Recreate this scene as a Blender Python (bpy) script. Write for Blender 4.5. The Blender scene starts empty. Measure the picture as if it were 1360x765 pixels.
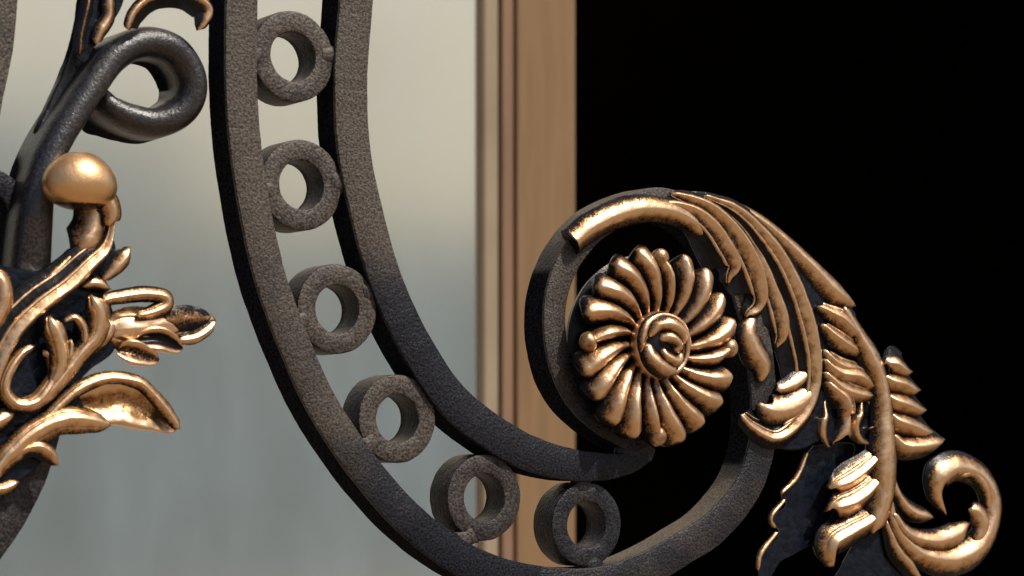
import bpy, math, random
from math import radians, sin, cos, pi, sqrt, atan2
from mathutils import Vector, Matrix, noise
random.seed(7)
SC = bpy.context.scene
COL = SC.collection

# ---------------------------------------------------------------- camera (a 85 mm view taken from the left of the grille)
YAW = radians(33.0); DIST = 1.06; FOC = 85.0; SENS = 36.0; PPY = 600.0
DIRV = Vector((sin(YAW), cos(YAW), 0)); RIGHT = Vector((cos(YAW), -sin(YAW), 0)); UP = Vector((0, 0, 1))
PXK = SENS / FOC / 1360.0
CAM = -DIST * DIRV + Vector((0, 0, -(PPY - 382.5) * PXK * DIST))

def ray(px, py):
    return DIRV + RIGHT * ((px - 680.0) * PXK) + UP * ((PPY - py) * PXK)
def on_plane(px, py, Y):
    d = ray(px, py); t = (Y - CAM.y) / d.y
    return CAM + d * t, t
S0 = PXK * DIST                       # metres per photo pixel at the middle of the grille
def W(px, py, h):                     # a point h (photo pixels) in front of the face of the grille
    return on_plane(px, py, -h * S0)

# ---------------------------------------------------------------- mesh collector
class M:
    def __init__(s): s.v = []; s.f = []; s.g = []; s.d = []
    def loops(s, rings, gs, caps=(True, True), ds=None, close=False):
        b = len(s.v); n = len(rings[0]); m = len(rings)
        for i, r in enumerate(rings):
            s.v += [tuple(p) for p in r]; s.g += list(gs[i]); s.d += (ds[i] if isinstance(ds[i], list) else [ds[i]] * n) if ds else [0.0] * n
        for i in range(m if close else m - 1):
            i2 = (i + 1) % m
            for j in range(n):
                k = (j + 1) % n
                s.f.append((b + i * n + j, b + i * n + k, b + i2 * n + k, b + i2 * n + j))
        if not close:
            if caps[0]: s.f.append(tuple(b + j for j in reversed(range(n))))
            if caps[1]: s.f.append(tuple(b + (m - 1) * n + j for j in range(n)))
    def ball(s, c, ax, g=1.0, seg=28, rings=18, rough=0.0, gmin=None):
        X, Y, Z = ax
        R = []; G = []
        for i in range(rings + 1):
            t = pi * i / rings; row = []; gr = []
            for j in range(seg):
                a = 2 * pi * j / seg
                p = c + X * (max(sin(t), 1e-3) * cos(a)) + Y * (max(sin(t), 1e-3) * sin(a)) + Z * cos(t)
                row.append(p); gr.append(g)
            R.append(row); G.append(gr)
        s.loops(R, G)
    def rough(s, amp, scale, seed=0.0):
        o = Vector((seed * 3.1, seed * 1.7, seed))
        s.v = [tuple(Vector(p) + noise.noise_vector(Vector(p) * scale + o) * amp) for p in s.v]
    def build(s, name, mat, parent=None, sharp=None, smooth=True, label=None):
        c = Vector((0, 0, 0))
        for p in s.v: c += Vector(p)
        c /= len(s.v)
        me = bpy.data.meshes.new(name)
        me.from_pydata([tuple(Vector(p) - c) for p in s.v], [], s.f); me.update()
        a = me.attributes.new('gild', 'FLOAT', 'POINT'); a.data.foreach_set('value', s.g)
        a = me.attributes.new('tone', 'FLOAT', 'POINT'); a.data.foreach_set('value', s.d)
        import bmesh
        bm = bmesh.new(); bm.from_mesh(me); bmesh.ops.recalc_face_normals(bm, faces=bm.faces); bm.to_mesh(me); bm.free()
        if smooth:
            me.polygons.foreach_set('use_smooth', [True] * len(me.polygons))
            if sharp: me.set_sharp_from_angle(angle=radians(sharp))
        me.materials.append(mat)
        o = bpy.data.objects.new(name, me); COL.objects.link(o)
        o['pos'] = 0; del o['pos']
        put(o, c, parent)
        if label: o['label'] = label
        return o

WORLD = {}
def put(o, c, parent):
    WORLD[o.name] = Vector(c)
    if parent is not None:
        o.parent = parent; o.location = Vector(c) - WORLD[parent.name]
    else:
        o.location = c
def thing(name, label, cat, loc, group=None):
    o = bpy.data.objects.new(name, None); COL.objects.link(o); o.empty_display_size = 0.02
    o.location = loc; WORLD[o.name] = Vector(loc); o['label'] = label; o['category'] = cat
    if group: o['group'] = group
    return o

# ---------------------------------------------------------------- curves and sweeps
def crom(pts, n):
    k = len(pts[0]); P = [tuple(2 * a - b for a, b in zip(pts[0], pts[1]))] + list(pts) + [tuple(2 * a - b for a, b in zip(pts[-1], pts[-2]))]
    seg = []; tot = 0
    fine = []
    for i in range(1, len(P) - 2):
        p0, p1, p2, p3 = P[i - 1], P[i], P[i + 1], P[i + 2]
        for q in range(24):
            t = q / 24.0
            fine.append(tuple(0.5 * (2 * b + (c - a) * t + (2 * a - 5 * b + 4 * c - d) * t * t + (3 * b - a - 3 * c + d) * t ** 3) for a, b, c, d in zip(p0, p1, p2, p3)))
    fine.append(tuple(pts[-1]))
    L = [0.0]
    for a, b in zip(fine, fine[1:]): L.append(L[-1] + sqrt(sum((x - y) ** 2 for x, y in zip(a[:2], b[:2]))) + 1e-9)
    out = []; j = 0
    for i in range(n):
        s = L[-1] * i / (n - 1)
        while j < len(L) - 2 and L[j + 1] < s: j += 1
        t = (s - L[j]) / (L[j + 1] - L[j]); t = min(max(t, 0), 1)
        out.append(tuple(a + (b - a) * t for a, b in zip(fine[j], fine[j + 1])))
    return out, L[-1]

def ridge(c=0.0, pl=1.0, pr=1.0, sl=1.0, sr=1.0, n=26, g0=1.0, under=0.45, sh=.0, beads=()):
    """cross-section of a cast lobe: a rounded crest at u=c, flanks hollow (p>1) or full (p<1); gold fades down the flanks"""
    out = []
    for i in range(n + 1):
        u = -1 + 2 * i / n
        if u < c: s = (u + 1) / (c + 1); v = ((1 - sh) * sin(s * pi / 2) + sh * s) ** pl; g = g0 - (1 - s) * sl
        else: s = (1 - u) / (1 - c); v = ((1 - sh) * sin(s * pi / 2) + sh * s) ** pr; g = g0 - (1 - s) * sr
        for ub, hb, wb in beads:
            e = math.exp(-((u - ub) / wb) ** 2); v += hb * e; g = max(g, 1.15 * e if hb > 0 else g - 1.2 * e)
        out.append((u, v, max(g, -0.3)))
    out += [(0.92, -under * .6, 0.0), (0.5, -under, -.3), (-0.5, -under, -.3), (-0.92, -under * .6, 0.0)]
    return out
def gutter(g_in=0.3, depth=0.8, n=24, g0=1.0):
    """a cupped leaf: two raised rims and a hollow between them"""
    out = []
    for i in range(n + 1):
        u = -1 + 2 * i / n; a = abs(u)
        v = (1 - depth) + depth * sin(min(a / 0.82, 1) * pi / 2) ** 2.4 if a < 0.82 else cos((a - 0.82) / 0.18 * pi / 2) ** .6 if a < 1 else 0
        g = g0 if a > 0.6 else g_in + (g0 - g_in) * max(0, (a - .35) / .25)
        out.append((u, v, g))
    out += [(0.9, -.3, 0), (.5, -.45, -.3), (-.5, -.45, -.3), (-.9, -.3, 0)]
    return out
def bar_profile(bev=0.10):
    b = bev; q = []
    for (cx, cy, a0) in ((1 - b, -b * .9, 0), (-1 + b, -b * .9, 90), (-1 + b, -1 + b * .9, 180), (1 - b, -1 + b * .9, 270)):
        for k in range(4):
            a = radians(a0 + k * 30); q.append((cx + b * cos(a), cy + b * .9 * sin(a), 0))
        if a0 == 90 and b < .08: q.append((-1, -.115, 0))
    if b < .08: q.append((1, -.115, 0))
    return q

def round_bar():
    q = [(cos(radians(a)), -.30 + .30 * sin(radians(a)), 0) for a in range(0, 181, 12)]
    return q + [(-1, -.92, 0), (-.93, -1, 0), (.93, -1, 0), (1, -.92, 0)]
def frames(P):
    T = []
    for i in range(len(P)):
        a = P[max(i - 1, 0)]; b = P[min(i + 1, len(P) - 1)]; T.append((b - a).normalized())
    return T
def sweep(m, pts, prof, h=0.0, k=0.8, cap=('round', 'round'), crest=0.0, on_crest=True, hs=None, n=None, capg=None, tone=None, tilt=0.0, cl=1.0):
    """pts: (px, py, half width) or (px, py, half width, height above the grille face), traced along the crest of the shape"""
    pts = [tuple(p) + ((h,) if len(p) == 3 else ()) for p in pts]
    n = n or max(20, int(sum(math.dist(a[:2], b[:2]) for a, b in zip(pts, pts[1:])) / 2.6))
    R, L = crom(pts, n)
    dsamp = L / (n - 1)
    P = []; SZ = []; info = []
    for i, (x, y, w, hh) in enumerate(R):
        s0 = i * dsamp; s1 = L - s0; f = 1.0
        for end, s in ((cap[0], s0), (cap[1], s1)):
            Lc = max(w * cl, 3)
            if end == 'round' and s < Lc: f *= max(sqrt(max(1 - (1 - s / Lc) ** 2, 0)), .06)
            if end == 'point' and s < Lc * 2.2: f *= max((s / (Lc * 2.2)) ** .8, .05)
        ht = (k * w) * f; w = w * f
        w0 = R[i][2]
        p, t = W(x, y, hh + (ht if on_crest else 0)); info.append(w0 * PXK * t)
        P.append(p); SZ.append((w * PXK * t, (k * R[i][2] if not on_crest else ht) * PXK * t))
    if hs is not None: SZ = [(a, hs * S0) for a, b in SZ]
    T = frames(P); rings = []; gs = []; ds = []
    N0 = Vector((0, -1, 0))
    for i, p in enumerate(P):
        t = T[i]; nn = (N0 - t * N0.dot(t)).normalized(); b = t.cross(nn)
        if tilt:
            q = Matrix.Rotation(tilt, 3, t); nn = q @ nn; b = q @ b
        w, ht = SZ[i]
        o = p - (nn * ht + b * (crest * info[i]) if on_crest else Vector((0, 0, 0)))
        rings.append([o + b * (u * w) + nn * (v * ht) for (u, v, g) in prof])
        gg = [g for (u, v, g) in prof]
        if capg is not None and (i == 0 or i == n - 1): gg = [capg] * len(gg)
        gs.append(gg); dv = tone(R[i][0], R[i][1]) if tone else 0.0      # dust lies on side faces that look up; other sides carry painted shade
        up = lambda u: -1.0 + 1.75 * min(1, max(0, ((b.z if u > 0 else -b.z) - .30) / .35))
        ds.append([dv if v > -.09 else -.2 if v > -.35 and len(prof) > 19 else up(u) for (u, v, g) in prof])
    # a flat cut end gets its own ring so that the cut can stay unpainted
    m.loops(rings, gs, ds=ds)

# ---------------------------------------------------------------- materials
def mat(name):
    m = bpy.data.materials.new(name); m.use_nodes = True; nt = m.node_tree
    b = nt.nodes['Principled BSDF']; b.inputs['Specular IOR Level'].default_value = .22
    return m, nt, b
def node(nt, t, **kw):
    n = nt.nodes.new(t)
    for k, v in kw.items():
        if k in n.inputs: n.inputs[k].default_value = v
        else: setattr(n, k, v)
    return n
def math_(nt, op, a, b=None, clamp=False):
    n = nt.nodes.new('ShaderNodeMath'); n.operation = op; n.use_clamp = clamp
    for i, x in enumerate((a, b)):
        if x is None: continue
        if isinstance(x, (int, float)): n.inputs[i].default_value = x
        else: nt.links.new(x, n.inputs[i])
    return n.outputs[0]
def noise_(nt, pos, scale, detail=3, rough=.55):
    n = node(nt, 'ShaderNodeTexNoise', Scale=scale, Detail=detail, Roughness=rough); nt.links.new(pos, n.inputs['Vector']); return n.outputs['Fac']
def mix_(nt, f, a, b):
    n = nt.nodes.new('ShaderNodeMix'); n.data_type = 'RGBA'
    if isinstance(f, (int, float)): n.inputs[0].default_value = f
    else: nt.links.new(f, n.inputs[0])
    for i, x in ((6, a), (7, b)):
        if isinstance(x, tuple): n.inputs[i].default_value = (*x, 1)
        else: nt.links.new(x, n.inputs[i])
    return n.outputs[2]
def ramp_(nt, f, lo, hi):
    n = nt.nodes.new('ShaderNodeMapRange'); n.interpolation_type = 'SMOOTHSTEP'; n.inputs[1].default_value = lo; n.inputs[2].default_value = hi
    nt.links.new(f, n.inputs[0]); return n.outputs[0]
def lerp_(nt, f, a, b):
    n = nt.nodes.new('ShaderNodeMapRange'); n.inputs[3].default_value = a; n.inputs[4].default_value = b; nt.links.new(f, n.inputs[0]); return n.outputs[0]

def make_iron(name='black_painted_iron', gloss=False):
    m, nt, b = mat(name); L = nt.links
    pos = nt.nodes.new('ShaderNodeNewGeometry').outputs['Position']
    att = node(nt, 'ShaderNodeAttribute', attribute_name='tone').outputs['Fac']
    fine = noise_(nt, pos, 900, 3, .6); mid = noise_(nt, pos, 420, 2); big = noise_(nt, pos, 45, 4)
    d = math_(nt, 'ADD', att, math_(nt, 'MULTIPLY', math_(nt, 'SUBTRACT', big, .5), 1.2))
    d = math_(nt, 'MULTIPLY', ramp_(nt, d, -.05, 1.0), .95)
    grain = ramp_(nt, fine, .36, .62)
    brownc = mix_(nt, grain, (.018, .015, .013), (.104, .080, .061))
    paint = mix_(nt, grain, (.005, .005, .008), (.020, .022, .030))
    L.new(mix_(nt, d, paint, brownc), b.inputs['Base Color'])
    L.new(lerp_(nt, d, .22, .55), b.inputs['Specular IOR Level'])
    side = ramp_(nt, att, -.7, -.25)
    L.new(math_(nt, 'ADD', lerp_(nt, d, .34 if gloss else .40, .55), 0.0 if gloss else lerp_(nt, side, .2, 0)), b.inputs['Roughness'])
    L.new(lerp_(nt, side, 1.02, 1.5), b.inputs['IOR'])   # sheen taken off the side faces: their shade is put into the paint
    L.new(math_(nt, 'MULTIPLY', lerp_(nt, d, .8 if gloss else .26, .5), lerp_(nt, side, .1, 1.0)), b.inputs['Specular IOR Level'])
    h = math_(nt, 'ADD', math_(nt, 'MULTIPLY', fine, .8), math_(nt, 'MULTIPLY', mid, .7))
    h = math_(nt, 'ADD', h, math_(nt, 'MULTIPLY', big, .25))
    bp = node(nt, 'ShaderNodeBump', Strength=.6 if gloss else .95, Distance=.0006); L.new(h, bp.inputs['Height']); L.new(bp.outputs[0], b.inputs['Normal'])
    return m
def make_gilt(name, thr=.5, rough=.32, col=(.83, .54, .31), deep=(.34, .155, .045), grainy=1.0):
    """gold paint dry-brushed over black paint: the gold covers the crests and breaks up into specks on the flanks"""
    m, nt, b = mat(name); L = nt.links
    pos = nt.nodes.new('ShaderNodeNewGeometry').outputs['Position']
    att = node(nt, 'ShaderNodeAttribute', attribute_name='gild').outputs['Fac']
    fine = noise_(nt, pos, 1100, 3, .65); mid = noise_(nt, pos, 260, 4, .6); big = noise_(nt, pos, 70, 3)
    f = math_(nt, 'ADD', att, math_(nt, 'MULTIPLY', math_(nt, 'SUBTRACT', fine, .5), .9 * grainy))
    f = math_(nt, 'ADD', f, math_(nt, 'MULTIPLY', math_(nt, 'SUBTRACT', mid, .5), .55))
    g = ramp_(nt, f, thr - .16, thr + .16)
    gold = mix_(nt, ramp_(nt, math_(nt, 'ADD', att, math_(nt, 'MULTIPLY', math_(nt, 'SUBTRACT', mid, .5), 1.0)), .45, 1.0), deep, col)
    black = mix_(nt, ramp_(nt, big, .4, .65), (.004, .004, .005), (.012, .012, .016))
    L.new(mix_(nt, g, black, gold), b.inputs['Base Color'])
    L.new(math_(nt, 'MULTIPLY', g, .9), b.inputs['Metallic']); L.new(math_(nt, 'MULTIPLY', g, .8), b.inputs['Coat Weight']); b.inputs['Coat Roughness'].default_value = .3
    r = math_(nt, 'ADD', math_(nt, 'MULTIPLY', mid, .16), rough - .08)
    r2 = math_(nt, 'SUBTRACT', r, math_(nt, 'MULTIPLY', math_(nt, 'SUBTRACT', 1.0, g), .04))
    L.new(r2, b.inputs['Roughness'])
    h = math_(nt, 'ADD', math_(nt, 'MULTIPLY', fine, .5), mid)
    h = math_(nt, 'ADD', h, math_(nt, 'MULTIPLY', g, .12))
    bp = node(nt, 'ShaderNodeBump', Strength=.4, Distance=.0006); L.new(h, bp.inputs['Height']); L.new(bp.outputs[0], b.inputs['Normal'])
    return m
def make_plain(name, c1, c2, rough, scale=30, metal=0, bump=.1, dist=.001, stretch=(1, 1, 1)):
    m, nt, b = mat(name); L = nt.links
    pos = nt.nodes.new('ShaderNodeNewGeometry').outputs['Position']
    mp = node(nt, 'ShaderNodeMapping'); mp.inputs['Scale'].default_value = stretch; L.new(pos, mp.inputs['Vector'])
    f = noise_(nt, mp.outputs[0], scale, 4)
    L.new(mix_(nt, ramp_(nt, f, .3, .7), c1, c2), b.inputs['Base Color'])
    b.inputs['Roughness'].default_value = rough; b.inputs['Metallic'].default_value = metal
    if bump:
        bp = node(nt, 'ShaderNodeBump', Strength=bump, Distance=dist); L.new(f, bp.inputs['Height']); L.new(bp.outputs[0], b.inputs['Normal'])
    return m
IRON = make_iron(); IRON2 = make_iron('gloss_black_painted_iron', True)
GILT = make_gilt('gold_brushed_iron')
GILT2 = make_gilt('bright_gold_brushed_iron', thr=.45, rough=.30, col=(.88, .58, .34), deep=(.42, .20, .055))
BLACK = make_plain('gloss_black_iron', (.004, .006, .010), (.009, .012, .021), .26, 260, 0, .5, .0014)

# ================================================================ THE GRILLE
grille = thing('wrought_iron_grille', 'black wrought iron scroll grille with six rings, gold rosette and gold acanthus leaves', 'grille', on_plane(640, 765, 0.008)[0])
DEP = 50.0
def tone_at(x, y):
    if 690 < x < 1010 and y < 560: return .62 if y < 470 else .62 - (y - 470) / 150.0
    return tone_main(x, y)
def tone_main(x, y):  # front faces: brown at upper left, darker towards the bottom and right
    if x > 720: return .05 + .2 * min(1, (x - 720) / 150.0)
    return .92 - .25 * min(1, max(0, (y - 220) / 180.0)) - 1.1 * min(1, max(0, (y - 560) / 140.0))
def tone_inner(x, y):  # inner bar: brown at the top, darker below
    return .95 - 1.3 * min(1, max(0, (y - 300) / 130.0))
def bar(name, pts, w=None, h=0.0, dep=DEP, tone=tone_at, cap=('flat', 'flat'), bev=.06, n=None, seed=0, amp=.5, label=None, mt=None, prof=None):
    m = M(); pts = [p if len(p) > 2 else (*p, w) for p in pts]
    sweep(m, pts, prof or bar_profile(bev), h=h, on_crest=False, hs=dep, cap=cap, tone=tone, n=n)
    m.rough(amp * S0, 130, seed)
    m.rough(amp * .5 * S0, 420, seed + 3)
    return m.build(name, mt or IRON, grille, sharp=40, label=label)

# the large outer scroll: down the left, round the bottom, up the right, over the top of the rosette and back to the inner tip
outer = [(338, -260, 23.5), (328, -140, 23.5), (323, -60, 23.5), (322, 0, 23.5), (321, 95, 23.5), (326, 185, 23.5), (339, 275, 23.5), (358, 362, 23.5), (374, 410, 23.5), (387, 445, 23.5), (422, 525, 23.5), (455, 580, 23.5), (495, 635, 23.5),
         (545, 690, 23.5), (604, 736, 23.5), (665, 764, 23.5), (735, 777, 23.5), (800, 776, 23.5), (862, 755, 24), (912, 726, 23), (948, 703, 23), (978, 671, 22.5), (999, 638, 22), (1011, 600, 22),
         (1016, 560, 22), (1014, 510, 22), (1008, 460, 22), (995, 400, 22), (972, 345, 22), (930, 292, 21), (880, 270, 21), (830, 280, 20), (790, 303, 19), (760, 340, 18), (742, 383, 17.5),
         (737, 430, 17.5), (744, 480, 17.5), (761, 521, 17), (788, 552, 16), (822, 576, 15), (852, 596, 12), (868, 605, 9)]
bar('outer_scroll_bar', outer, seed=1, n=600)
inner = [(500, -260, 25), (485, -140, 25), (476, -60, 25), (474, 0, 25), (467, 95, 25), (470, 190, 25), (486, 275, 25), (511, 365, 25), (538, 430, 25), (567, 482, 25), (601, 530, 25), (648, 570, 25),
         (698, 599, 24), (748, 615, 22), (795, 620, 19), (835, 616, 14), (864, 606, 6)]
bar('inner_scroll_bar', inner, seed=2, n=360, tone=tone_inner)

# six rings between the two bars: one mesh, copied
ring_c = [(393, 74, 60), (404, 245, 59.5), (451.5, 410, 60), (531.5, 556, 59), (647, 661, 58), (783, 697, 57)]
RR = sum(r * PXK * W(x, y, 0)[1] for x, y, r in ring_c) / 6
def ring_mesh():
    m = M(); rings = []; gs = []; n = 72
    Ro, Ri, D = RR, RR * .545, DEP * .97 * S0
    b = .0009
    prof = [(Ro, b), (Ro - b * .3, b * .3), (Ro - b, 0), (Ri + b, 0), (Ri + b * .3, b * .3), (Ri, b), (Ri, D - b), (Ri + b, D), (Ro - b, D), (Ro, D - b)]
    for i in range(n):
        a = 2 * pi * i / n
        rings.append([Vector((r * cos(a), y, r * sin(a))) for r, y in prof]); gs.append([0] * len(prof))
    m.loops(rings, gs, close=True); m.d = [.1, .75, .75, .75, .75, .1, -.5, -.9, -.9, -.2] * n  # low values on the ring walls put their shade into the material
    m.rough(.7 * S0, 120, 9); m.rough(.4 * S0, 380, 4)
    return m
r0 = None
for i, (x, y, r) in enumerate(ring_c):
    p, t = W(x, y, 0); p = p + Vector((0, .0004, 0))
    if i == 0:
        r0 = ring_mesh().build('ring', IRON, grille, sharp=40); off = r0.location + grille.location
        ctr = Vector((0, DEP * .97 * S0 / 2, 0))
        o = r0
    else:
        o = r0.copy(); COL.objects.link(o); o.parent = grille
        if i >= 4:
            o.data = r0.data.copy(); dd = o.data.attributes['tone'].data
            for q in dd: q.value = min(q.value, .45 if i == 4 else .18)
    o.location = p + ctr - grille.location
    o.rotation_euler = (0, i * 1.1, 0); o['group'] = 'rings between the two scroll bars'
# weld beads where each ring meets the bars
welds = [(344, 74, 0), (441, 72, 0), (357, 252, .1), (453, 240, -.1), (404, 426, .3), (496, 386, .3), (494, 590, .5), (573, 512, .5), (625, 714, .6), (668, 608, .9), (793, 752, 1.4), (779, 640, 1.4)]
for i, (x, y, a) in enumerate(welds):
    m = M(); p, t = W(x, y, 0); q = PXK * t
    ax = Matrix.Rotation(-a, 3, 'Y') @ Vector((1, 0, 0)); az = Matrix.Rotation(-a, 3, 'Y') @ Vector((0, 0, 1))
    rings = []; gs = []
    for u in range(13):                                        # a short bridge of weld metal, waisted in the middle
        e = u / 6.0 - 1; hw = (13 + 5 * e * e) * q; dp = (9 + 4 * abs(e)) * q
        c = p + ax * (e * 12 * q) + Vector((0, (.0013 + .0006 * abs(e) ** 3), 0)); row = []
        for v in range(20):
            g = 2 * pi * v / 20; row.append(c + az * (hw * sin(g)) + Vector((0, dp * (1 - abs(cos(g)) ** .5 * (1 if cos(g) > 0 else -1)), 0)))
        rings.append(row); gs.append([0] * 20)
    m.loops(rings, gs); m.d = [.75 if i < 9 else .1] * len(m.v)
    m.rough(.7 * S0, 300, i)
    m.build('weld_bead', IRON, grille)

m = M(); p, t = W(838, 596, -10); q = PXK * t
m.ball(p, (Vector((26 * q, 0, 9 * q)), Vector((0, -11 * q, 0)), Vector((-6 * q, 0, 17 * q)))); m.d = [.1] * len(m.v); m.rough(3 * S0, 150, 2); m.rough(1.2 * S0, 420, 6)
m.build('weld_bead', IRON, grille)
# ---------------------------------------------------------------- helper for the cast leaves
WS = 1.0
def lobe(name, parent, pts, h=2, k=.8, c=0, pl=1, pr=1, sl=1, sr=1, cap=('round', 'round'), mt=None, g0=1.15, amp=.7, prof=None, capg=None, tilt=0, cl=1.0, sh=.25, beads=()):
    pts = [(p[0], p[1], p[2] * WS) for p in pts]
    m = M(); sweep(m, pts, prof or ridge(c, pl, pr, sl, sr, g0=g0, sh=sh, beads=beads, n=44 if beads else 26), h=h, k=k, cap=cap, crest=c, capg=capg, tilt=tilt, cl=cl)
    sd = random.random() * 40
    m.rough(amp * S0, 110, sd); m.rough(amp * .45 * S0, 330, sd + 5)
    return m.build(name, mt or GILT, parent, sharp=75 if capg is not None else None)
def sheet(name, parent, outline, h, thick, mt, bulge=0.0, amp=1.6):
    """a cast backing plate with a traced outline, its own thickness and a slightly wavy face"""
    o2, _ = crom([(x, y) for x, y in outline + outline[:1]], len(outline) * 8 + 1)
    o2 = o2[:-1]; cx = sum(p[0] for p in o2) / len(o2); cy = sum(p[1] for p in o2) / len(o2)
    m = M(); rings = []; gs = []
    for (ff, hh) in ((1.0, h - thick), (1.0, h - 2), (.985, h)):
        rings.append([W(cx + (x - cx) * ff, cy + (y - cy) * ff, hh)[0] for x, y in o2]); gs.append([-.3] * len(o2))
    m.loops(rings, gs, caps=(True, True)); m.rough(amp * S0, 90, h + len(outline))
    return m.build(name, mt, parent, sharp=35)

# ---------------------------------------------------------------- rosette
ros = M()
RC, RT = W(856, 460, 0); rs = PXK * RT * 1.045
def ros_p(r, a, h): return RC + Vector((r * cos(a) * rs, -h * rs, r * sin(a) * rs))
rings = []; gs = []
for r, hh in ((30, -22), (96, -20), (113, -13), (116, -4), (98, 6), (60, 14), (20, 16), (1, 16)):
    rings.append([ros_p(r, 2 * pi * j / 64, hh) for j in range(64)]); gs.append([-.3] * 64)
ros.loops(rings, gs); rosette = ros.build('rosette', GILT, grille, sharp=50, label='gold brushed flower with twenty swirling petals inside the scroll')
NP = 20
for i in range(NP):
    a0 = radians(90) + 2 * pi * i / NP
    m = M(); knob = (i % 5 == 0)
    pr_ = ridge(-0.05, .7, .66, 1.4, 1.1, g0=1.12, sh=.25)
    P = []; n = 40
    rj = random.uniform(-4, 3); sw = random.uniform(-.02, .02)
    rmax = (124 if not knob else 112) + rj
    for q in range(n):
        s = q / (n - 1)
        r = 34 + (rmax - 34) * sin(s * pi * .5) ** .9 if False else 34 + (rmax - 34) * s
        a = a0 - .34 + .34 * s ** 1.4 + sw
        hh = 15 + 19 * sin(min(s * 1.15, 1) * pi * .62) - (0 if s < .7 else 46 * (s - .7) ** 1.5)
        P.append((ros_p(r, a, hh), r, s))
    T = frames([p for p, r, s in P]); R_ = []; G_ = []
    for (p, r, s), t in zip(P, T):
        N0 = Vector((0, -1, 0)); nn = (N0 - t * N0.dot(t)).normalized(); b = t.cross(nn)
        w = r * pi / NP * 1.18 * (0.85 if knob else 1.0)
        if knob and s > .6: w *= 1 - (s - .6) * .9
        e = 1.0
        if s > .88 and not knob: e = sqrt(max(1 - ((s - .88) / .12) ** 2, .004))
        w *= e; ht = (11 + r * .13) * e
        R_.append([p + b * (u * w * rs) + nn * ((v - .5) * ht * rs) for u, v, g in pr_]); G_.append([g + (.12 if s > .3 else -.1) - (max(0, s - .90) * 7 if not knob else 0) for u, v, g in pr_])
    m.loops(R_, G_)
    if knob:
        c = P[-1][0] + Vector((0, -5 * rs, 0)); k_ = 11.5 * rs
        m.ball(c, (Vector((k_, 0, 0)), Vector((0, -k_, 0)), Vector((0, 0, k_ * 1.1))), g=.68)
    m.rough(1.0 * S0, 120, i * 2.3); m.rough(.45 * S0, 380, i)
    m.build('petal', GILT, rosette)
# bud: a rounded boss with an open rim and two curled inner petals
m = M(); bc = ros_p(0, 0, 30)
m.ball(bc, (Vector((42 * rs, 0, 0)), Vector((0, -20 * rs, 0)), Vector((0, 0, 44 * rs))), g=.75)
m.ball(bc + Vector((0, -6 * rs, 0)), (Vector((34 * rs, 0, 0)), Vector((0, -16.5 * rs, 0)), Vector((0, 0, 36 * rs))), g=-.3); m.rough(1.2 * S0, 150, 3)
bud = m.build('bud', GILT, rosette)
def ros_sweep(pts, wk, prof, name, parent, mt=None):
    m = M(); R, L = crom(pts, 60); P = [ros_p(x if False else sqrt(x * x + y * y), atan2(y, x), hh) for x, y, w, hh in R]
    T = frames(P); A = []; G = []
    for i, (p, t) in enumerate(zip(P, T)):
        N0 = Vector((0, -1, 0)); nn = (N0 - t * N0.dot(t)).normalized(); b = t.cross(nn); w = R[i][2] * rs
        f = sqrt(max(1 - (1 - min(i, 59 - i) / 6.0) ** 2, .01)) if min(i, 59 - i) < 6 else 1
        A.append([p + b * (u * w * f) + nn * (v * w * wk * f) for u, v, g in prof]); G.append([g for u, v, g in prof])
    m.loops(A, G); m.rough(.9 * S0, 150, len(pts)); return m.build(name, mt or GILT, parent)
rp = ridge(0, .7, .7, .9, .9, g0=1.1)
ros_sweep([(36 * cos(a) * 1.0, 38 * sin(a), 5.5 + 1.5 * sin(3 * a), 42) for a in [radians(q) for q in range(-75, 265, 20)]], .9, rp, 'bud_rim', bud)
ros_sweep([(-26, 10, 7, 43), (-14, 24, 10, 47), (8, 24, 11, 50), (22, 10, 9, 48), (20, -2, 5, 45)], 1, rp, 'bud_petal', bud)
ros_sweep([(-14, 8, 6, 48), (0, 9, 9, 52), (12, 0, 9, 52), (8, -9, 6, 50)], 1, rp, 'bud_petal', bud)
ros_sweep([(22, -10, 6, 45), (12, -20, 9, 49), (-4, -14, 8, 50), (-10, -4, 5, 48)], 1, rp, 'bud_petal', bud)
ros_sweep([(-29, 2, 7, 42), (-25, -16, 13, 45), (-8, -29, 14, 46), (14, -31, 9, 43)], .9, rp, 'bud_petal', bud)

# ---------------------------------------------------------------- right acanthus leaf
leaf = sheet('acanthus_leaf', grille, [(890, 257), (930, 255), (970, 265), (1020, 300), (1070, 345), (1105, 378), (1122, 395), (1130, 420), (1152, 455), (1172, 490), (1186, 520), (1196, 560), (1192, 600), (1186, 650),
        (1168, 690), (1140, 690), (1150, 640), (1155, 600), (1140, 560), (1120, 560), (1108, 585), (1090, 585), (1060, 598), (1020, 590), (992, 562), (1020, 535), (1045, 520), (1062, 495), (1060, 470), (1045, 445), (1030, 410), (1010, 370), (985, 325), (945, 295), (900, 280)], 1, 12, BLACK)
leaf['label'] = 'long gold brushed acanthus leaf flowing from the scroll to a curled tip at lower right'
WS = 1.32
D2 = dict(c=-.5, pl=1.3, pr=1.9, sl=1.7, sr=2.4, sh=.5, beads=((.12, .16, .07),))
lobe('lobe', leaf, [(766, 321, 15), (795, 298, 15.5), (840, 279, 15.5), (885, 277, 14), (920, 291, 11), (948, 318, 7)], h=0, k=.9, pl=.6, pr=.6, sl=1.1, sr=.95, cap=('flat', 'round'), capg=-.3, mt=GILT2)
lobe('lobe', leaf, [(868, 268, 8), (910, 271, 15), (945, 288, 21), (972, 322, 24), (984, 352, 21), (972, 374, 13)], h=2, k=.6, **D2)
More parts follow.
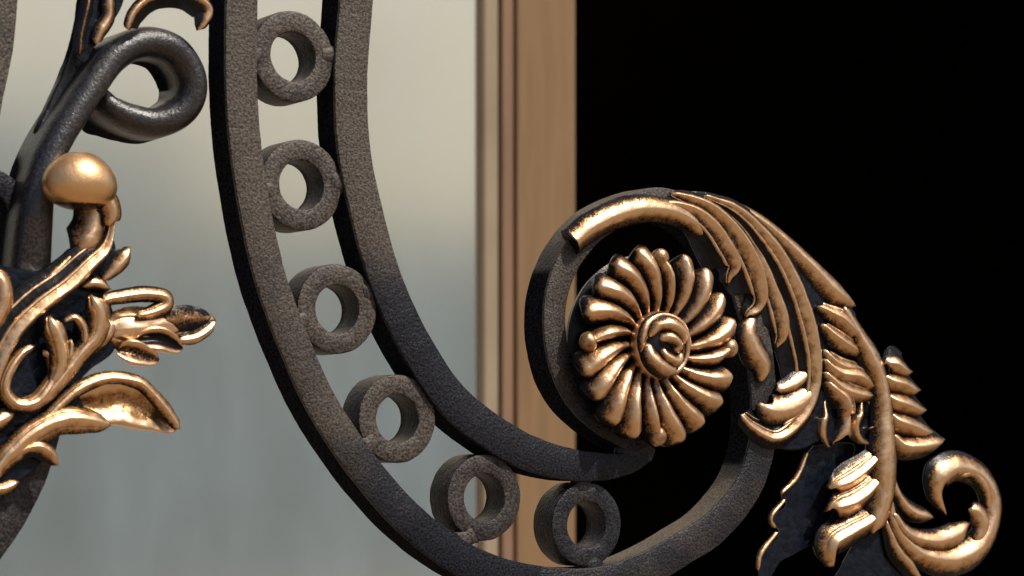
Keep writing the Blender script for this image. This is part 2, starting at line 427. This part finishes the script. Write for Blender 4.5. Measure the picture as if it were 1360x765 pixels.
lobe('lobe', leaf, [(893, 254, 8), (945, 270, 17), (985, 306, 24), (1011, 350, 27), (1020, 388, 24), (1012, 410, 16), (994, 422, 11)], h=2, k=.6, **D2)
lobe('lobe', leaf, [(970, 286, 8), (1010, 336, 15), (1034, 385, 22), (1047, 422, 25), (1045, 447, 19), (1033, 464, 8)], h=-2, k=.5, **D2)
lobe('lobe', leaf, [(1004, 420, 10), (999, 443, 15), (1008, 468, 17), (1018, 487, 15), (1013, 508, 9)], h=2, k=.7, c=.1, pl=.9, pr=.9, sl=1.1, sr=1.0)
lobe('stem', leaf, [(935, 258, 6), (985, 277, 14), (1030, 320, 22), (1062, 371, 28), (1083, 430, 31), (1091, 480, 29), (1086, 525, 25), (1066, 562, 22), (1036, 583, 19), (1005, 571, 15), (981, 548, 9)], h=3, k=.55, c=-.45, pl=1.4, pr=2.0, sl=2.0, sr=2.7, sh=.5, beads=((-.02, .15, .06), (.38, .12, .05)))
lobe('stem', leaf, [(1064, 398, 3), (1078, 440, 5), (1083, 480, 6), (1080, 520, 7), (1064, 548, 6), (1040, 566, 4)], h=9, k=1.0, c=0, pl=1, pr=1, sl=1.2, sr=1.2)
lobe('lobe', leaf, [(1086, 462, 5), (1078, 492, 9), (1058, 511, 11), (1030, 519, 6)], h=6, k=.7, c=-.1, pl=1.0, pr=1.0, sl=1.2, sr=1.1)
lobe('lobe', leaf, [(1090, 500, 6), (1080, 524, 14), (1054, 543, 18), (1028, 545, 17), (1011, 534, 11)], h=4, k=.75, c=0, pl=.8, pr=.7, sl=1.1, sr=.9)
lobe('lobe', leaf, [(948, 260, 5), (1000, 284, 9), (1045, 318, 12), (1088, 360, 17), (1116, 388, 19), (1137, 403, 13)], h=-6, k=.8, c=-.2, pl=.8, pr=1.2, sl=.9, sr=1.4)
WS = 1.85
FR = dict(k=.85, c=.2, pl=1.5, pr=.9, sl=1.75, sr=1.15, cl=.6, sh=.5, beads=((-.35, .10, .09),))
for pts in ([(1086, 404, 5), (1104, 413, 9), (1122, 423, 12), (1138, 438, 12), (1146, 451, 8)],
            [(1092, 428, 5), (1106, 440, 9), (1121, 452, 12), (1137, 463, 11), (1144, 474, 6)],
            [(1096, 462, 5), (1107, 475, 9), (1124, 487, 11), (1146, 489, 7)],
            [(1096, 474, 5), (1106, 485, 9), (1122, 496, 12), (1149, 501, 12), (1165, 518, 8)],
            [(1096, 492, 5), (1108, 503, 9), (1124, 516, 12), (1146, 524, 11), (1166, 526, 7)],
            [(1098, 504, 5), (1112, 516, 10), (1127, 529, 13), (1131, 546, 13), (1121, 556, 8)]):
    lobe('rib', leaf, pts, h=0, **FR)
lobe('lobe', leaf, [(1100, 530, 7), (1113, 553, 14), (1109, 578, 14), (1104, 593, 7)], h=-4, k=.6, prof=gutter(.1))
lobe('lobe', leaf, [(1150, 528, 6), (1157, 552, 11), (1153, 572, 12), (1160, 587, 6)], h=0, k=.7, prof=gutter(.2))
lobe('stem', leaf, [(1122, 406, 4), (1145, 446, 8), (1163, 478, 11), (1174, 509, 10), (1179, 540, 11), (1181, 575, 13), (1182, 613, 15), (1180, 652, 14), (1172, 687, 12), (1160, 710, 7)], h=8, k=.75, c=.1, pl=.9, pr=.9, sl=1.15, sr=1.15, mt=GILT2)
WS = 1.35
for pts in ([(1173, 484, 7), (1184, 482, 13), (1196, 484, 16), (1212, 497, 13)], [(1172, 496, 9), (1190, 506, 16), (1206, 511, 16), (1223, 521, 13)], [(1176, 520, 9), (1194, 532, 16), (1212, 538, 17), (1231, 548, 13)],
            [(1180, 545, 9), (1200, 560, 17), (1220, 567, 17), (1240, 577, 13)], [(1184, 573, 9), (1206, 591, 17), (1230, 592, 18), (1255, 587, 14)]):
    lobe('rib', leaf, pts, h=-4, k=.95, c=.2, pl=1.7, pr=.8, sl=1.9, sr=.95, cl=.5, sh=.4)
WS = 1.3
LL = dict(k=.85, c=-.05, pl=1.2, pr=1.1, sl=1.1, sr=1.0, sh=.5, beads=((.42, -.10, .07),))
WS = 1.6
lobe('lobe', leaf, [(1180, 585, 5), (1164, 613, 11), (1138, 636, 14), (1104, 650, 10)], h=6, **LL)
lobe('lobe', leaf, [(1180, 612, 5), (1165, 645, 13), (1137, 668, 17), (1102, 676, 14)], h=4, **LL)
lobe('lobe', leaf, [(1180, 655, 5), (1165, 688, 12), (1138, 706, 15), (1113, 723, 15), (1108, 752, 9)], h=4, **LL)
WS = 1.1
lobe('volute', leaf, [(1182, 655, 6), (1196, 705, 11), (1226, 734, 16), (1263, 744, 20), (1298, 733, 21), (1319, 702, 20), (1324, 665, 18), (1308, 634, 17), (1280, 621, 19), (1257, 633, 22), (1249, 657, 18), (1258, 684, 5)], h=6, k=.7, c=-.1, pl=.85, pr=1.0, sl=.95, sr=1.15, cap=('round', 'point'), mt=GILT2)
lobe('lobe', leaf, [(1186, 630, 5), (1197, 660, 9), (1215, 680, 12), (1240, 688, 9)], h=4, k=.8, c=.1, pl=1, pr=1, sl=1.2, sr=1.2)
lobe('lobe', leaf, [(1188, 680, 5), (1210, 709, 11), (1243, 719, 15), (1274, 711, 16), (1288, 695, 10)], h=10, k=.75, c=.0, pl=.8, pr=.8, sl=1.0, sr=1.0)
lobe('lobe', leaf, [(1286, 676, 8), (1303, 681, 14), (1309, 700, 14), (1298, 722, 8)], h=12, k=.7, pl=.7, pr=.7, sl=1.0, sr=.9)
lobe('lobe', leaf, [(1276, 632, 5), (1296, 629, 9), (1312, 650, 9), (1316, 676, 5)], h=12, k=.7, pl=.9, pr=.9, sl=1.1, sr=1.1)
lobe('lobe', leaf, [(1178, 690, 5), (1194, 728, 11), (1212, 750, 12), (1226, 772, 8)], h=3, k=.8, c=-.2, pl=.9, pr=1.4, sl=1.0, sr=1.5)
sheet('dark_leaflet', leaf, [(1118, 745), (1135, 722), (1160, 704), (1180, 698), (1192, 725), (1212, 760), (1220, 790), (1110, 790)], -2, 8, BLACK, amp=3)
bl = sheet('dark_leaflet', leaf, [(1080, 592), (1070, 606), (1057, 640), (1037, 658), (1043, 672), (1025, 690), (1034, 710), (1013, 735), (1007, 755), (1016, 775), (1038, 745), (1070, 728), (1092, 710), (1108, 680), (1122, 640), (1135, 590)], -14, 7, BLACK, amp=3)
WS = 1.0
for pts in ([(1074, 600, 3), (1060, 634, 4), (1037, 657, 3)], [(1044, 663, 3), (1026, 687, 4), (1031, 702, 3)], [(1034, 706, 3), (1013, 735, 4.5), (1008, 758, 3)]):
    lobe('gilt_edge', leaf, pts, h=-13, k=.9, pl=.7, pr=.7, sl=.8, sr=.8)

# ---------------------------------------------------------------- left: looped bar, acorn and the second leaf
bar('looped_bar', [(48, 392, 28, 2), (50, 350, 28, 2), (54, 300, 26, 3), (60, 255, 23, 4), (72, 212, 21.5, 4), (90, 175, 21, 4), (108, 147, 21, 4), (133, 108, 21, 3), (162, 71, 21, 2), (200, 53, 21, 1), (239, 62, 21, 0),
    (261, 92, 21, -2), (264, 122, 21, -4), (248, 147, 21, -8), (213, 160, 21, -14), (178, 152, 20, -20), (151, 136, 18, -28), (138, 116, 15, -36)],
    h=4, dep=84, tone=lambda x, y: (.75 if y > 290 else .22), cap=('flat', 'round'), seed=5, amp=.25, mt=IRON2, prof=round_bar())
bar('back_strip', [(150, -200, 16), (136, -100, 16), (126, -30, 16), (120, 20, 16), (112, 60, 15), (95, 105, 14), (70, 160, 14), (48, 220, 14), (34, 280, 14), (24, 350, 14), (20, 420, 14)], h=-42, dep=18, tone=lambda x, y: .0, bev=.25, seed=6, amp=1.0, mt=IRON2)
bar('edge_bar', [(10, -260, 21), (12, -140, 21), (8, -60, 21), (4, 0, 21), (-2, 60, 21), (-14, 120, 21), (-30, 190, 21), (-75, 290, 21), (-130, 380, 21), (-200, 460, 21)], h=-6, dep=DEP, seed=8)
bar('lower_scroll_bar', [(70, 520, 24), (56, 580, 24), (38, 635, 24), (10, 690, 24), (-30, 745, 24), (-80, 800, 24), (-140, 850, 24), (-210, 890, 24)], h=-22, dep=DEP, tone=lambda x, y: .25, seed=9)
bar('side_scroll_bar', [(-190, 330, 15), (-110, 262, 15), (-50, 238, 15), (-5, 240, 15), (20, 262, 15), (30, 300, 15)], h=-46, dep=30, tone=lambda x, y: -.3, seed=10)

lleaf = sheet('acanthus_leaf', grille, [(-40, 350), (0, 352), (50, 358), (95, 335), (128, 318), (150, 318), (152, 345), (135, 372), (140, 392), (150, 415), (152, 465), (120, 490), (102, 515), (110, 545), (80, 568), (62, 590), (55, 615), (20, 640), (-40, 650)], 2, 14, BLACK)
lleaf['label'] = 'gold brushed acanthus leaf below the round acorn at the left edge'
m = M(); pc, pt = W(106, 241, 22); s = PXK * pt
R_ = []; G_ = []
for i in range(25):
    th = pi * i / 24; row = []; gr = []
    for j in range(36):
        a = 2 * pi * j / 36; z = cos(th); r = max(sin(th), .004) * (1 - .10 * z)
        row.append(pc + Vector((r * cos(a) * 51 * s, r * sin(a) * 42 * s, z * 39.5 * s))); gr.append(1.05 if z > -.75 else .2)
    R_.append(row); G_.append(gr)
m.loops(R_, G_); m.rough(1.3 * S0, 60, 2)
GILT3 = make_gilt('smooth_gold_iron', thr=.40, rough=.34, col=(.86, .52, .25), deep=(.70, .36, .11), grainy=1.0)
m.build('acorn', GILT3, lleaf)
P0 = dict(mt=GILT2, sh=.4, beads=((.5, -.13, .07), (-.5, -.13, .07))); WS = 1.25
lobe('neck', lleaf, [(126, 252, 22), (129, 285, 21), (124, 312, 24), (108, 340, 26)], h=2, k=.7, pl=.8, pr=.8, sl=.9, sr=.9, g0=1.05, cap=('round', 'round'))
lobe('lobe', lleaf, [(124, 270, 11), (144, 265, 15), (152, 282, 13), (146, 302, 10)], h=18, k=.8, pl=.8, pr=.8, **P0)
lobe('stem', lleaf, [(153, 285, 6), (151, 312, 10), (143, 335, 14), (125, 354, 17), (98, 381, 19), (62, 408, 20), (30, 440, 20), (6, 482, 18), (-8, 530, 14)], h=14, k=.8, c=-.6, pl=.9, pr=1.9, sl=1.0, sr=2.2, mt=GILT2, sh=.5, beads=((-.05, .14, .07), (.5, .10, .06)))
lobe('lobe', lleaf, [(104, 330, 6), (75, 362, 10), (45, 392, 11), (15, 425, 11), (-12, 470, 9)], h=10, k=.8, pl=1, pr=1, sl=1.35, sr=1.35, g0=.95)
lobe('lobe', lleaf, [(-14, 360, 9), (4, 372, 13), (7, 400, 14), (-4, 430, 11), (-20, 450, 8)], h=16, k=.8, pl=.8, pr=.8, **P0)
lobe('lobe', lleaf, [(136, 374, 5), (156, 357, 11), (170, 341, 12), (175, 330, 7)], h=4, k=.7, c=.3, pl=1.4, pr=.8, sl=1.4, sr=.9)
lobe('lobe', lleaf, [(108, 382, 5), (128, 376, 9), (148, 384, 6)], h=4, k=.8, sl=1.2, sr=1.2)
lobe('lobe', lleaf, [(121, 390, 12), (130, 404, 15), (135, 424, 14), (129, 447, 12), (110, 468, 11), (90, 494, 10), (70, 518, 9), (48, 537, 6)], h=14, k=.8, c=.1, pl=.75, pr=.9, sl=.9, sr=1.1, **P0)
lobe('rim', lleaf, [(84, 428, 3), (100, 421, 5), (112, 432, 6), (115, 450, 6), (105, 474, 4)], h=14, k=1, pl=.8, pr=.8, **P0)
lobe('lobe', lleaf, [(149, 424, 6), (146, 442, 8), (130, 459, 7), (112, 474, 4)], h=8, k=.8, pl=.8, pr=.8, **P0)
lobe('lobe', lleaf, [(66, 418, 11), (76, 438, 14), (83, 464, 13), (82, 490, 11), (70, 512, 7)], h=16, k=.85, pl=.75, pr=.8, sl=.95, sr=1.0, **P0)
lobe('rim', lleaf, [(95, 450, 4), (95, 470, 5), (87, 496, 4)], h=14, k=1, pl=.8, pr=.8, **P0)
lobe('rim', lleaf, [(47, 459, 4), (30, 470, 6), (14, 495, 7.5), (9, 518, 8), (24, 536, 8.5), (48, 535, 9), (66, 518, 9), (74, 495, 7), (69, 474, 6), (57, 464, 4)], h=12, k=1.1, pl=.75, pr=.75, sl=.8, sr=.9, **P0)
# right-hand spray of the leaf
lobe('lobe', lleaf, [(136, 436, 17), (172, 437, 24), (205, 434, 23), (235, 430, 19), (262, 427, 14), (287, 424, 7)], h=-2, k=.4, pl=.7, pr=.7, sl=.7, sr=.9, amp=1.8, **P0)
lobe('lobe', lleaf, [(214, 425, 10), (238, 423, 14), (262, 422, 13), (280, 422, 8)], h=5, k=.22, pl=.8, pr=.8, g0=.62, sl=.5, sr=.6, amp=2.0)
lobe('lobe', lleaf, [(133, 400, 7), (160, 394, 8), (195, 390, 9), (221, 394, 9), (224, 405, 9), (206, 414, 8), (180, 419, 5)], h=9, k=.9, c=0, pl=.9, pr=.9, sl=1.1, sr=1.1, **P0)
lobe('lobe', lleaf, [(236, 452, 5), (258, 450, 8), (276, 440, 8), (288, 427, 5)], h=4, k=.8, c=.2, pl=1.2, pr=.7, sl=1.3, sr=.8, **P0)
lobe('lobe', lleaf, [(155, 464, 9), (182, 468, 14), (212, 478, 8)], h=6, k=.75, prof=gutter(.35, .7), **P0)
lobe('lobe', lleaf, [(180, 452, 8), (214, 450, 14), (243, 463, 9)], h=4, k=.75, prof=gutter(.1, .8))
# lower cupped leaf
lobe('lobe', lleaf, [(95, 540, 14), (130, 537, 22), (170, 534, 27), (202, 545, 24), (235, 570, 9)], h=-6, k=.5, prof=gutter(.55, .75), amp=2.0, **P0)
lobe('rim', lleaf, [(46, 572, 5), (70, 550, 7), (97, 524, 8), (126, 507, 8), (156, 502, 8), (186, 508, 8), (208, 526, 8), (226, 548, 8), (240, 570, 6)], h=6, k=.9, pl=.75, pr=.9, sl=.9, sr=1.1, **P0)
lobe('lobe', lleaf, [(-14, 640, 8), (8, 610, 12), (22, 597, 14), (47, 575, 15), (82, 558, 15), (114, 556, 15), (148, 564, 8)], h=6, k=.75, c=-.1, pl=.75, pr=.85, sl=.9, sr=.9, **P0)
lobe('lobe', lleaf, [(-10, 626, 6), (24, 601, 8), (50, 592, 10), (69, 601, 10), (79, 616, 6)], h=8, k=.85, c=-.3, pl=.8, pr=1.4, sl=.9, sr=1.4, **P0)
lobe('lobe', lleaf, [(-16, 652, 5), (8, 648, 8), (26, 640, 6)], h=4, k=.8, **P0)
lobe('lobe', lleaf, [(-20, 570, 10), (0, 560, 13), (20, 548, 9)], h=8, k=.7, sl=1.3, sr=1.3)
# leaf at the top left corner
tleaf = sheet('acanthus_leaf', grille, [(112, -40), (116, 0), (104, 38), (102, 72), (112, 84), (126, 62), (140, 40), (155, 20), (166, -5), (175, -40)], -8, 10, BLACK, amp=2.5)
tleaf['label'] = 'twisted dark leaf with thin gold edges at the top above the looped bar'
lobe('gilt_edge', tleaf, [(150, -30, 6), (147, 0, 8), (147, 22, 8), (136, 40, 8), (127, 60, 5)], h=-4, k=.8, sl=1.2, sr=1.2, mt=GILT2)
lobe('lobe', tleaf, [(122, -30, 5), (118, 5, 8), (110, 40, 8), (106, 74, 6)], h=-8, k=.8, sl=1.6, sr=1.6, g0=.6)
lobe('lobe', tleaf, [(168, 42, 8), (179, 14, 10), (204, -6, 10), (240, -12, 12), (266, -4, 14), (281, 12, 13), (275, 29, 11), (264, 42, 5)], h=6, k=.6, c=-.5, pl=1, pr=1.8, sl=1.3, sr=2.6, mt=GILT2)

# ================================================================ door behind, dark room, ground, the street it mirrors
YD = 0.85
def box(m, a, b, bev=0.0):
    x0, y0, z0 = a; x1, y1, z1 = b; i = len(m.v)
    m.v += [(x0, y0, z0), (x1, y0, z0), (x1, y1, z0), (x0, y1, z0), (x0, y0, z1), (x1, y0, z1), (x1, y1, z1), (x0, y1, z1)]
    m.g += [0] * 8; m.d += [0] * 8
    m.f += [tuple(i + j for j in q) for q in ((0, 3, 2, 1), (4, 5, 6, 7), (0, 1, 5, 4), (1, 2, 6, 5), (2, 3, 7, 6), (3, 0, 4, 7))]
def solid(name, mt, parent, *bs, bevel=0.0):
    m = M()
    for a, b in bs: box(m, a, b)
    o = m.build(name, mt, parent, smooth=False)
    if bevel:
        md = o.modifiers.new('bevel', 'BEVEL'); md.width = bevel; md.segments = 3
    return o
TAN = make_plain('tan_lacquered_wood', (.20, .125, .066), (.24, .15, .08), .42, 14, 0, .05, .0005, (8, 8, .6))
TAN2 = make_plain('brown_glazing_strip', (.20, .125, .085), (.25, .155, .10), .45, 14, 0, .05, .0005, (8, 8, .6))
SEAL = make_plain('grey_glazing_seal', (.27, .215, .15), (.32, .255, .18), .5, 10, 0)
GLASS, nt, b = mat('mirror_coated_glass')
g_ = b; b.inputs['Base Color'].default_value = (1.0, .83, .57, 1); b.inputs['Metallic'].default_value = 1.0; b.inputs['Roughness'].default_value = .13
df = node(nt, 'ShaderNodeBsdfDiffuse'); df.inputs['Color'].default_value = (.47, .62, .71, 1)      # pale blue-grey added to the pane's colour to brighten its dim reflection
mx = nt.nodes.new('ShaderNodeMixShader'); mx.inputs[0].default_value = .26; nt.links.new(b.outputs[0], mx.inputs[1]); nt.links.new(df.outputs[0], mx.inputs[2])
gp = nt.nodes.new('ShaderNodeNewGeometry').outputs['Position']; gm = node(nt, 'ShaderNodeMapping'); gm.inputs['Scale'].default_value = (1, 1, .35); nt.links.new(gp, gm.inputs['Vector'])
film = noise_(nt, gm.outputs[0], 14, 5, .6)                        # dust film and rain streaks on the pane
nt.links.new(lerp_(nt, film, .13, .38), mx.inputs[0]); nt.links.new(lerp_(nt, noise_(nt, gm.outputs[0], 5, 2), .06, .2), b.inputs['Roughness'])
nt.links.new(mx.outputs[0], nt.nodes['Material Output'].inputs['Surface'])
GZ = -1.35                                   # ground level
X = lambda px, y=YD: on_plane(px, 400, y)[0].x
door = thing('glazed_door', 'tall tan framed door leaf with pale reflecting glass behind the grille', 'door', (X(700), YD, GZ)); door['kind'] = 'thing'
xs = X(687); xe = X(765)
TOP = 1.1
solid('glass_pane', GLASS, door, ((xs - 1.25, YD + .016, GZ + .2), (xs - .006, YD + .022, TOP - .12)))
solid('stile', TAN, door, ((xs, YD, GZ + .02), (xe, YD + .05, TOP)), bevel=.002)
solid('stile', TAN, door, ((xs - 1.36, YD, GZ + .02), (xs - 1.256, YD + .05, TOP)), bevel=.002)
solid('rail', TAN, door, ((xs - 1.254, YD + .001, TOP - .12), (xs - .002, YD + .049, TOP)), bevel=.002)
solid('rail', TAN, door, ((xs - 1.254, YD + .001, GZ + .02), (xs - .002, YD + .049, GZ + .2)), bevel=.002)
solid('glazing_bead', TAN2, door, ((xs - .0125, YD + .004, GZ + .203), (xs - .0005, YD + .03, TOP - .123)), bevel=.002)
solid('seal', SEAL, door, ((xs - .029, YD + .008, GZ + .203), (xs - .013, YD + .03, TOP - .123)), bevel=.003)

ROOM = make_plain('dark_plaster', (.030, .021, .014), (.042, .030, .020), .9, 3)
room = thing('dark_room', 'unlit room that reads as black beside the tan door frame', 'room', (X(1000), YD + 1.5, GZ)); room['kind'] = 'structure'
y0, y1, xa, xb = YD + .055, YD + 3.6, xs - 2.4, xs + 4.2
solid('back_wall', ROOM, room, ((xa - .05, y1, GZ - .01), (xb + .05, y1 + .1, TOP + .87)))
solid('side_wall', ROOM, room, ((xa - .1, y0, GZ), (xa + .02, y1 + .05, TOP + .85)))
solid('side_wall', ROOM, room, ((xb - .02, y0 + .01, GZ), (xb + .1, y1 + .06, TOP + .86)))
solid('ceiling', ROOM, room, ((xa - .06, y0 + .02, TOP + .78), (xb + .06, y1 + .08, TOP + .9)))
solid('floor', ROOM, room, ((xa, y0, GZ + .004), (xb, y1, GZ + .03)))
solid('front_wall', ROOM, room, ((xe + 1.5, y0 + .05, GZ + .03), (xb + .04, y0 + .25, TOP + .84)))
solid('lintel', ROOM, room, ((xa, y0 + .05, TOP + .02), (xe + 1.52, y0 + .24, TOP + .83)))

FRONT = make_plain('sky_block_stone', (.10, .075, .055), (.15, .115, .085), .8, 6, 0, .3, .01)
front = thing('sky_block_front', 'unseen brown stone house front added to block sky light', 'house', (xs, YD + .3, GZ)); front['kind'] = 'thing'  # out of view, added to keep sky light off the bars' side faces
solid('wall', FRONT, front, ((xs - 6.5, YD + .01, GZ), (xs - 1.40, YD + .30, 6.0)))  # these three walls are parts of the added front that blocks the sky
solid('wall', FRONT, front, ((xe + 1.8, YD + .03, GZ), (xe + 7.5, YD + .32, 6.0)))
solid('wall', FRONT, front, ((xs - 1.41, YD + .02, TOP + .03), (xe + 1.81, YD + .31, 6.01)))
GROUND = make_plain('pale_paving', (.17, .125, .08), (.23, .17, .11), .8, 2, 0, .1, .01)
m = M(); m.v = [(-400, -400, GZ), (400, -400, GZ), (400, 400, GZ), (-400, 400, GZ)]; m.f = [(0, 1, 2, 3)]; m.g = [0] * 4; m.d = [0] * 4
g = m.build('ground', GROUND, None, smooth=False); g['kind'] = 'structure'

# the blue-grey garden wall across the street, which the glass mirrors
WALL = make_plain('blue_grey_render', (.33, .40, .43), (.40, .46, .48), .9, 1.2, 0, .2, .02)
wall = thing('garden_wall', 'tall blue grey rendered wall across the street, mirrored in the door glass', 'wall', (7, -14, GZ)); wall['kind'] = 'thing'
solid('wall_panel', WALL, wall, ((2, -14.3, GZ), (7.3, -14, GZ + 3.6)))
solid('wall_panel', WALL, wall, ((7.302, -14.28, GZ), (16, -14.02, GZ + 3.0)))
solid('coping', WALL, wall, ((1.95, -14.36, GZ + 3.6), (7.35, -13.94, GZ + 3.7)))
lamp = thing('added_lantern', 'invented grey lantern on a thin post, added to darken a patch of the mirrored view', 'street lamp', (8.24, -13, GZ)); lamp['kind'] = 'thing'  # added so that its mirrored head makes a darker patch in the glass
def lathe(name, prof, mt, parent, c, n=20):
    m = M(); m.loops([[Vector(c) + Vector((r * cos(2 * pi * j / n), r * sin(2 * pi * j / n), z)) for j in range(n)] for r, z in prof], [[0] * n] * len(prof)); return m.build(name, mt, parent, sharp=30)
GREY = make_plain('grey_lamp_paint', (.10, .10, .09), (.14, .13, .12), .5, 9)
lathe('added_lantern_post', [(.11, 0), (.11, .3), (.05, .4), (.035, 3.75), (.06, 3.8), (.03, 3.86)], GREY, lamp, (8.24, -13, GZ))
lathe('added_lantern_head', [(.10, 3.861), (.20, 4.25), (.24, 4.27), (.10, 4.42), (.03, 4.44), (.03, 4.5)], GREY, lamp, (8.24, -13, GZ), 6)
# ---------------------------------------------------------------- light
SUN = Vector((.28, -.50, .82)).normalized()
el = math.asin(SUN.z); rot = atan2(SUN.x, SUN.y)
SC.world = bpy.data.worlds.new('World'); SC.world.use_nodes = True; nt = SC.world.node_tree
sky = nt.nodes.new('ShaderNodeTexSky'); sky.sky_type = 'NISHITA'; sky.sun_disc = False; sky.sun_elevation = el; sky.sun_rotation = rot
sky.dust_density = 4.5; sky.air_density = 1.0
bg = nt.nodes['Background']; bg.inputs['Strength'].default_value = .09; nt.links.new(sky.outputs[0], bg.inputs['Color'])
sl = bpy.data.lights.new('sun', 'SUN'); sl.energy = 4.2; sl.angle = radians(.5); sl.color = (1, .93, .82)
so = bpy.data.objects.new('sun', sl); COL.objects.link(so); so.rotation_euler = (-SUN).to_track_quat('-Z', 'Y').to_euler(); so.location = (0, -1, 3)

cd = bpy.data.cameras.new('camera'); co = bpy.data.objects.new('camera', cd); COL.objects.link(co); SC.camera = co
cd.lens = FOC; cd.sensor_width = SENS; cd.sensor_fit = 'HORIZONTAL'; cd.shift_y = (PPY - 382.5) / 1360.0; cd.clip_start = .05; cd.clip_end = 2000
co.location = CAM; co.rotation_euler = (pi / 2, 0, -YAW)
cd.dof.use_dof = True; cd.dof.focus_distance = DIST + .01; cd.dof.aperture_fstop = 18
SC.view_settings.view_transform = 'Standard'; SC.view_settings.look = 'None'; SC.view_settings.exposure = 0; SC.view_settings.gamma = 1
